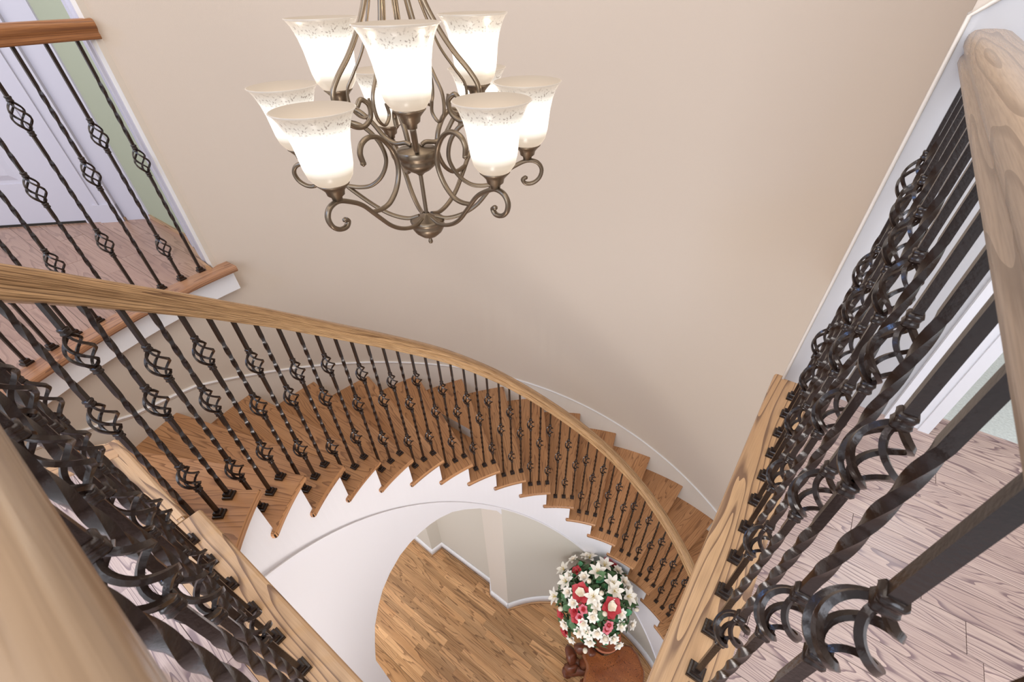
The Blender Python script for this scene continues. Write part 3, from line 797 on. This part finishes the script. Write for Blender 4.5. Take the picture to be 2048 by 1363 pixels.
M_glass_in = bpy.data.materials.new('frosted_glass_inside'); M_glass_in.use_nodes = True
gi = M_glass_in.node_tree.nodes['Principled BSDF']; gi.inputs['Base Color'].default_value = (0.035, 0.03, 0.026, 1); gi.inputs['Roughness'].default_value = 0.6; gi.inputs['Specular IOR Level'].default_value = 0.1
gi.inputs['Emission Color'].default_value = (0.46, 0.37, 0.29, 1); gi.inputs['Emission Strength'].default_value = 0.75
m_ = MB(); m_.lathe(shade_prof+inner[:1], n=32); m_.m = 1; m_.lathe(inner, n=32); ME_shade = m_.mesh('shade', [M_glass, M_glass_in], smooth=True)
m_ = MB(); m_.lathe([(0.0040, -0.028), (0.0085, -0.027), (0.0095, -0.021), (0.0150, -0.017), (0.0165, -0.010), (0.0240, -0.002), (0.0275, 0.001), (0.0270, 0.003), (0.0, 0.003)], n=24); ME_hold = m_.mesh('shade_holder', M_bronze, smooth=True)
M_bulb = bpy.data.materials.new('lit_bulb'); M_bulb.use_nodes = True
bb = M_bulb.node_tree.nodes['Principled BSDF']; bb.inputs['Emission Color'].default_value = (1, 0.9, 0.75, 1); bb.inputs['Emission Strength'].default_value = 4
m_ = MB(); m_.lathe([(0.010, 0.003), (0.012, 0.02), (0.019, 0.042), (0.020, 0.055), (0.014, 0.068), (0.0, 0.073)], n=16); ME_bulb = m_.mesh('bulb', M_bulb, smooth=True)
def shade(r, az, zneck):
    a = R(az)
    s = link('shade', ME_shade, ch, (r*math.cos(a), r*math.sin(a), zneck-Z0))
    link('shade_holder', ME_hold, s); link('bulb', ME_bulb, s)
    d = bpy.data.lights.new('bulb_light', 'POINT'); d.energy = 0.55; d.color = (1.0, 0.86, 0.68); d.shadow_soft_size = 0.02
    o = bpy.data.objects.new('bulb_light', d); COL.objects.link(o); o.parent = ch; o.location = (r*math.cos(a), r*math.sin(a), zneck-Z0+0.10)
for az, rad in ((278, .232), (352, .231), (38, .228), (95, .232), (152, .228), (212, .245)):
    mb = MB(); k = rad/0.232
    strap(mb, [(r*k if i > 3 else r, z) for i, (r, z) in enumerate(lowmain)], az)
    c, s = math.cos(R(az)), math.sin(R(az))
    e_ = Vector((0.228*k*c, 0.228*k*s, 0.673-Z0)); 
    mb.lathe([(0.0, -0.005), (0.005, -0.002), (0.005, 0.002), (0.0, 0.005)], e_, 8)
    a_ = part('arm', mb, M_bronze)
    mb = MB(); strap(mb, [(r*k, z) for r, z in lowc], az)
    mb.lathe([(0.0, -0.006), (0.0055, -0.002), (0.0055, 0.002), (0.0, 0.006)], Vector((0.154*k*c, 0.154*k*s, 0.750-Z0)), 8)
    part('scroll', mb, M_bronze, a_)
    shade(rad, az, 0.737)
for az, rad in ((317, .165), (203, .147), (62, .142)):
    k = rad/0.15
    mb = MB(); strap(mb, [(0.012, 0.744), (0.022, 0.748), (0.045, 0.746), (0.068*k, 0.757), (0.090*k, 0.783), (0.115*k, 0.803), (0.148*k, 0.811)], az)
    part('upper_arm', mb, M_bronze)
    shade(rad, az, 0.838)
for az in (257, 17, 137):
    mb = MB(); strap(mb, [(0.016, 1.26), (0.020, 1.12), (0.035, 1.03), (0.056, 0.974), (0.079, 0.935), (0.104, 0.903), (0.132, 0.874), (0.147, 0.850), (0.143, 0.822), (0.125, 0.800), (0.103, 0.795), (0.086, 0.808), (0.085, 0.828), (0.098, 0.838), (0.108, 0.828)], az)
    part('hanger', mb, M_bronze)
for az in (230, 284, 350, 44, 110, 164):
    mb = MB(); strap(mb, [(0.012, 1.26), (0.016, 1.12), (0.028, 1.03), (0.042, 0.975), (0.066, 0.912), (0.092, 0.873), (0.110, 0.846), (0.108, 0.815), (0.090, 0.800), (0.072, 0.812), (0.075, 0.832)], az, 0.0036, 0.0026)
    part('inner_hanger', mb, M_bronze)
mb = MB(); mb.lathe([(0.006, 1.25), (0.022, 1.255), (0.026, 1.27), (0.016, 1.29), (0.006, 1.30)], Vector((0, 0, -Z0)), 20)
part('top_cap', mb, M_bronze)
mb = MB()
z = 1.30
while z < 2.70:
    for q in range(2):
        a = q*PI/2
        mb.tube([Vector((0.010*math.cos(2*PI*i/12)*math.cos(a), 0.010*math.cos(2*PI*i/12)*math.sin(a), z-Z0+0.02+0.020*math.sin(2*PI*i/12))) for i in range(13)], 0.0022, 5)
        z += 0.034
part('chain', mb, M_bronze)
mb = MB(); mb.lathe([(0.0, 2.69), (0.045, 2.70), (0.065, 2.73), (0.065, 2.75)], Vector((0, 0, -Z0)), 24)
part('ceiling_canopy', mb, M_bronze)

# ------------------------------------------------------------------ burl stand and flowers on the ground floor
M_burl = wood('burl_wood', (0.36, 0.12, 0.035), (0.22, 0.06, 0.018), (0.05, 0.015, 0.007), ring=90, squash=0.6, rough=0.3, line=0.2, var=0.05, wob=2)
M_burl2 = plain('burl_root', (0.13, 0.035, 0.014), 0.35, var=0.5, vscale=18, bump=0.6, bscale=30)
TZ = -3.22
stand = thing('burl_stand', 'polished reddish burl-root stand on the ground floor against the curved wall', 'plant stand', (-0.07, 1.33, G))
outl = [(-0.31, 1.25), (-0.24, 1.19), (-0.215, 1.08), (-0.10, 1.00), (0.05, 1.02), (0.16, 1.10), (0.19, 1.25), (0.17, 1.40), (0.09, 1.50), (0.0, 1.545), (-0.06, 1.52), (-0.10, 1.44), (-0.165, 1.35), (-0.24, 1.335), (-0.29, 1.32)]
op = spline([Vector((x+0.07, y-1.33, 0)) for x, y in outl], 3, closed=True)
mb = MB(); nO = len(op)
rows = []
for k, (sc_, dz) in enumerate(((0.90, 0.0), (0.97, -0.006), (1.0, -0.02), (0.98, -0.05), (0.88, -0.085), (0.6, -0.10))):
    rows.append([Vector((p.x*sc_*(1+.02*math.sin(i*1.7+k)), p.y*sc_*(1+.02*math.cos(i*2.3)), TZ-G+dz+0.001*math.sin(i*1.1))) for i, p in enumerate(op)])
mb.grid(rows[::-1], lambda a, b: (b*.03, a*.03), closed=True)
top_ = rows[0]; cen = Vector((0, 0, TZ-G+0.002))
mids = [[p.lerp(cen, t) for p in top_] for t in (0, .3, .6, .98)]
mb.grid(mids[::-1] if False else mids, None, closed=True); 
mb.uv[-len(mids[0])*3:] = [[(mb.v[i][0], mb.v[i][1]) for i in f] for f in mb.f[-len(mids[0])*3:]]
part('slab', mb, M_burl, stand)
rng = random.Random(5)
for i, (x, y, x2, y2) in enumerate(((-0.18, -0.06, -0.33, -0.12), (-0.12, -0.22, -0.20, -0.32), (0.10, -0.20, 0.16, -0.28), (0.16, 0.05, 0.2, 0.06), (0.0, 0.14, 0.03, 0.18), (-0.15, 0.05, -0.30, -0.02))):
    mb = MB(); pts = [Vector((x, y, TZ-G-0.06)), Vector((x+(x2-x)*.2, y+(y2-y)*.4, 0.38)), Vector((x*.7+(x2-x)*.2, y*.7, 0.2)), Vector((x2*.9, y2*.9, 0.06)), Vector((x2, y2, 0.012))]
    pth = spline(pts, 5); mb.tube(pth, 0.05, 9, scales=[1.0-.25*math.sin(PI*q/(len(pth)-1))+.15*rng.uniform(-1, 1) for q in range(len(pth))])
    part('root_leg', mb, M_burl2, stand)
for (x, y, z, s_) in ((-0.27, -0.03, TZ-G-0.05, .055), (-0.33, -0.10, TZ-G-0.12, .06), (-0.28, -0.17, TZ-G-0.16, .05), (-0.20, -0.01, TZ-G-0.02, .045)):
    mb = MB(); mb.lathe([(0.0, -s_), (s_*.7, -s_*.7), (s_, 0), (s_*.8, s_*.5), (s_*.35, s_*.75), (0, s_*.7)], Vector((x, y, z)), 10)
    mb.v = [(a+.3*s_*math.sin(c*60+b*40), b+.3*s_*math.cos(a*50), c) for a, b, c in mb.v]
    part('root_knot', mb, M_burl2, stand)

DC = Vector((-0.385, 1.505, -2.79))
pot = thing('flower_basket', 'terracotta-brown basket with a hoop handle on the burl stand', 'basket', (-0.215, 1.44, TZ+0.002))
M_terra = plain('terracotta', (0.42, 0.13, 0.06), 0.6, bump=0.5, bscale=90, var=0.2, vscale=30)
mb = MB(); mb.lathe([(0.0, 0.0), (0.085, 0.0), (0.105, 0.04), (0.120, 0.10), (0.128, 0.13), (0.120, 0.135), (0.108, 0.11), (0.0, 0.10)], n=24)
part('bowl', mb, M_terra, pot)
mb = MB(); mb.tube([Vector((0.115*math.cos(PI*i/16), 0, 0.12+0.16*math.sin(PI*i/16))) for i in range(17)], 0.010, 7)
part('handle', mb, M_terra, pot, rot=(0, 0, R(35)))

flowers = thing('flower_arrangement', 'dome of white lilies, red blooms and green leaves on the burl stand', 'flowers', tuple(DC))
def petal(L_, W_, curl, n=5, tip=0.2):
    """rows of a petal along +x, curling up then out"""
    rows = []
    for i in range(n+1):
        t = i/n
        wd = W_*(math.sin(PI*min(1, t*0.93+0.07))**0.7)*(1-t*tip)
        x = L_*t; z = curl*L_*math.sin(t*PI*0.6) - curl*L_*0.8*max(0, t-.6)
        rows.append([Vector((x, -wd, z+0.12*wd)), Vector((x, 0, z-0.10*wd)), Vector((x, wd, z+0.12*wd))])
    return rows
def bloom(npet, L_, W_, curl, mats, tilt=0.2, double=False):
    mb = MB()
    for ring in range(2 if double else 1):
        for k in range(npet):
            a = 2*PI*(k+ring*.5)/npet+random.uniform(-.1, .1)
            T = Matrix.Rotation(a, 4, 'Z') @ Matrix.Rotation(-tilt-ring*0.4+random.uniform(-.12, .12), 4, 'Y')
            s = (1-0.35*ring)
            mb.m = ring if double else 0
            mb.grid([[T @ (p*s) for p in r] for r in petal(L_, W_, curl)])
    return mb
M_pw = plain('white_petal', (0.80, 0.76, 0.68), 0.6)
M_pc = plain('cream_petal', (0.78, 0.68, 0.54), 0.6)
M_pr = plain('red_petal', (0.42, 0.025, 0.035), 0.55, var=0.3, vscale=60)
M_pp = plain('pink_petal', (0.62, 0.16, 0.20), 0.55, var=0.2, vscale=60)
M_lf = plain('leaf_green', (0.075, 0.15, 0.06), 0.5, var=0.5, vscale=25)
M_lf2 = plain('bright_leaf', (0.07, 0.28, 0.13), 0.45, var=0.4, vscale=25)
M_st = plain('stem_green', (0.12, 0.18, 0.06), 0.6)
M_ym = plain('stamen_yellow', (0.65, 0.50, 0.15), 0.6)
ME_lily = [bloom(6, 0.060, 0.0155, 0.25, M_pw, 0.25).mesh('white_lily', M_pw, smooth=True) for _ in range(3)]
ME_rose = [bloom(7, 0.046, 0.016, 0.3, M_pw, 0.35, True).mesh('white_bloom', [M_pw, M_pc], smooth=True) for _ in range(3)]
ME_red = [bloom(5, 0.062, 0.034, 0.2, M_pr, 0.25, True).mesh('red_bloom', [M_pr, M_pc], smooth=True) for _ in range(2)]
ME_red2 = [bloom(5, 0.050, 0.028, 0.3, M_pr, 0.3, True).mesh('red_bloom', [M_pr, M_pr], smooth=True)]
ME_pink = [bloom(5, 0.042, 0.022, 0.2, M_pp, 0.3, True).mesh('pink_bloom', [M_pp, M_pr], smooth=True)]
m_ = MB(); m_.lathe([(0.0, 0.0), (0.016, 0.006), (0.021, 0.022), (0.017, 0.040), (0.0, 0.052)], n=10); ME_bud = m_.mesh('white_bud', M_pc, smooth=True)
m_ = MB(); 
for k in range(5):
    a = 2*PI*k/5; m_.tube([Vector((0, 0, 0)), Vector((0.006*math.cos(a), 0.006*math.sin(a), 0.018)), Vector((0.012*math.cos(a), 0.012*math.sin(a), 0.030))], 0.0014, 4)
ME_stm = m_.mesh('stamen', M_ym)
pc = Vector((0, 0, CH))
def px_ray(x, y): return (r2*((x-1024-6.7)/F)+u2*((681.5+47.2-y)/F)+fwd).normalized()
RX, RZ = 0.295, 0.33
def on_dome(cx_, cy_, k=1.0):
    """the point of the dome seen where the photograph shows the bloom (crop coordinates)"""
    d = px_ray(1080+cx_/4.818, 1080+cy_/4.818)
    o = pc-DC; S = Vector((1/RX, 1/RX, 1/RZ))/k
    d_ = Vector((d.x*S.x, d.y*S.y, d.z*S.z)); o_ = Vector((o.x*S.x, o.y*S.y, o.z*S.z))
    a, b, c = d_.dot(d_), 2*o_.dot(d_), o_.dot(o_)-1
    D = b*b-4*a*c
    t_ = (-b-math.sqrt(D))/(2*a) if D > 0 else -b/(2*a)
    P_ = o+d*t_
    nrm = Vector((P_.x/RX**2, P_.y/RX**2, P_.z/RZ**2)).normalized()
    return P_, nrm
def put(me_list, x, y, name, scale=1.0, k=1.0, stamen=False):
    P_, nrm = on_dome(x, y, k)
    nrm = (nrm*0.8-px_ray(1080+x/4.818, 1080+y/4.818)*0.5).normalized()
    q = nrm.to_track_quat('Z', 'Y').to_matrix() @ Matrix.Rotation(rng.uniform(0, 6), 3, 'Z')
    o = link(name, me_list[rng.randrange(len(me_list))], flowers, P_, q.to_euler(), (scale,)*3)
    if stamen: link('stamen', ME_stm, o)
    return o
for x, y in ((555, 310), (715, 490), (515, 540), (480, 180), (840, 540), (260, 400), (160, 540), (620, 250), (690, 420), (240, 290)):
    put(ME_lily, x, y, 'white_lily', 1.35, stamen=True)
for x, y in ((430, 360), (740, 300), (250, 800), (310, 930), (470, 890), (550, 880), (770, 810), (870, 800), (745, 985), (890, 560), (330, 200), (420, 790), (840, 470), (450, 860), (380, 870), (540, 620), (440, 170), (290, 350), (620, 930), (700, 930), (280, 500), (480, 960), (800, 400), (510, 730), (770, 700), (330, 600)):
    put(ME_rose, x, y, 'white_bloom', 1.15)
for x, y in ((400, 500), (685, 630)): put(ME_red, x, y, 'red_bloom', 1.35)
for x, y in ((360, 300), (335, 680), (680, 700), (400, 580), (700, 250), (215, 700), (250, 870), (350, 740)): put(ME_red2, x, y, 'red_bloom', 0.95, k=0.95)
for x, y in ((660, 810), (390, 740), (420, 660), (640, 850), (650, 195)): put(ME_pink, x, y, 'pink_bloom', 1.0)
for x, y in ((215, 655), (630, 930), (905, 660), (440, 1035), (530, 680), (475, 400), (590, 510), (620, 700)): put([ME_bud], x, y, 'white_bud', 0.9, k=1.03)
# leaves: large ones singly, the small filler joined
def leaf(mb, P_, d, nrm, L_, W_):
    sd = d.cross(nrm).normalized()
    pts = [P_, P_+d*L_*.35+sd*W_, P_+d*L_*.7+sd*W_*.8, P_+d*L_, P_+d*L_*.7-sd*W_*.8, P_+d*L_*.35-sd*W_]
    m1 = P_+d*L_*.4-nrm*W_*.35
    for i in range(6): mb.face([pts[i], pts[(i+1) % 6], m1])
leafs = []
for k in range(6):
    m_ = MB(); leaf(m_, Vector((0, 0, 0)), Vector((1, 0, 0.1*k-.2)).normalized(), Vector((0, 0, 1)), 0.06+.008*k, 0.016+.003*k)
    leafs.append(m_.mesh('leaf', M_lf2 if k % 3 == 0 else M_lf))
for i in range(230):
    u_ = rng.uniform(-0.45, 1); a = rng.uniform(0, 2*PI); rr = math.sqrt(1-u_*u_)
    nn = Vector((rr*math.cos(a), rr*math.sin(a), u_)); kk = rng.uniform(0.80, 1.03)
    P_ = Vector((nn.x*RX*kk, nn.y*RX*kk, nn.z*RZ*kk))
    q = (nn+Vector((rng.uniform(-.5, .5), rng.uniform(-.5, .5), rng.uniform(-.3, .6)))).normalized().to_track_quat('Z', 'Y').to_matrix() @ Matrix.Rotation(rng.uniform(0, 6), 3, 'Z')
    link('leaf', leafs[rng.randrange(6)], flowers, P_, q.to_euler(), (rng.uniform(.8, 1.3),)*3)
mb = MB()
for i in range(900):
    u_ = rng.uniform(-0.6, 1); a = rng.uniform(0, 2*PI); rr = math.sqrt(1-u_*u_)
    nn = Vector((rr*math.cos(a), rr*math.sin(a), u_)); kk = rng.uniform(0.55, 0.9)
    P_ = Vector((nn.x*RX*kk, nn.y*RX*kk, nn.z*RZ*kk))
    d = Vector((rng.uniform(-1, 1), rng.uniform(-1, 1), rng.uniform(-.5, 1))).normalized()
    leaf(mb, P_, d, nn, 0.055, 0.014)
fo = part('foliage', mb, M_lf, flowers, smooth=False); fo['kind'] = 'stuff'
mb = MB()
for i in range(60):
    u_ = rng.uniform(0, 1); a = rng.uniform(0, 2*PI); rr = math.sqrt(1-u_*u_)
    nn = Vector((rr*math.cos(a), rr*math.sin(a), u_))
    base = Vector((-0.0, -0.0, -0.2)); tip = Vector((nn.x*RX, nn.y*RX, nn.z*RZ))*rng.uniform(.95, 1.12)
    mb.tube([base, base.lerp(tip, .6)+Vector((0, 0, .03)), tip], 0.0022, 4)
so = part('stems', mb, M_st, flowers); so['kind'] = 'stuff'
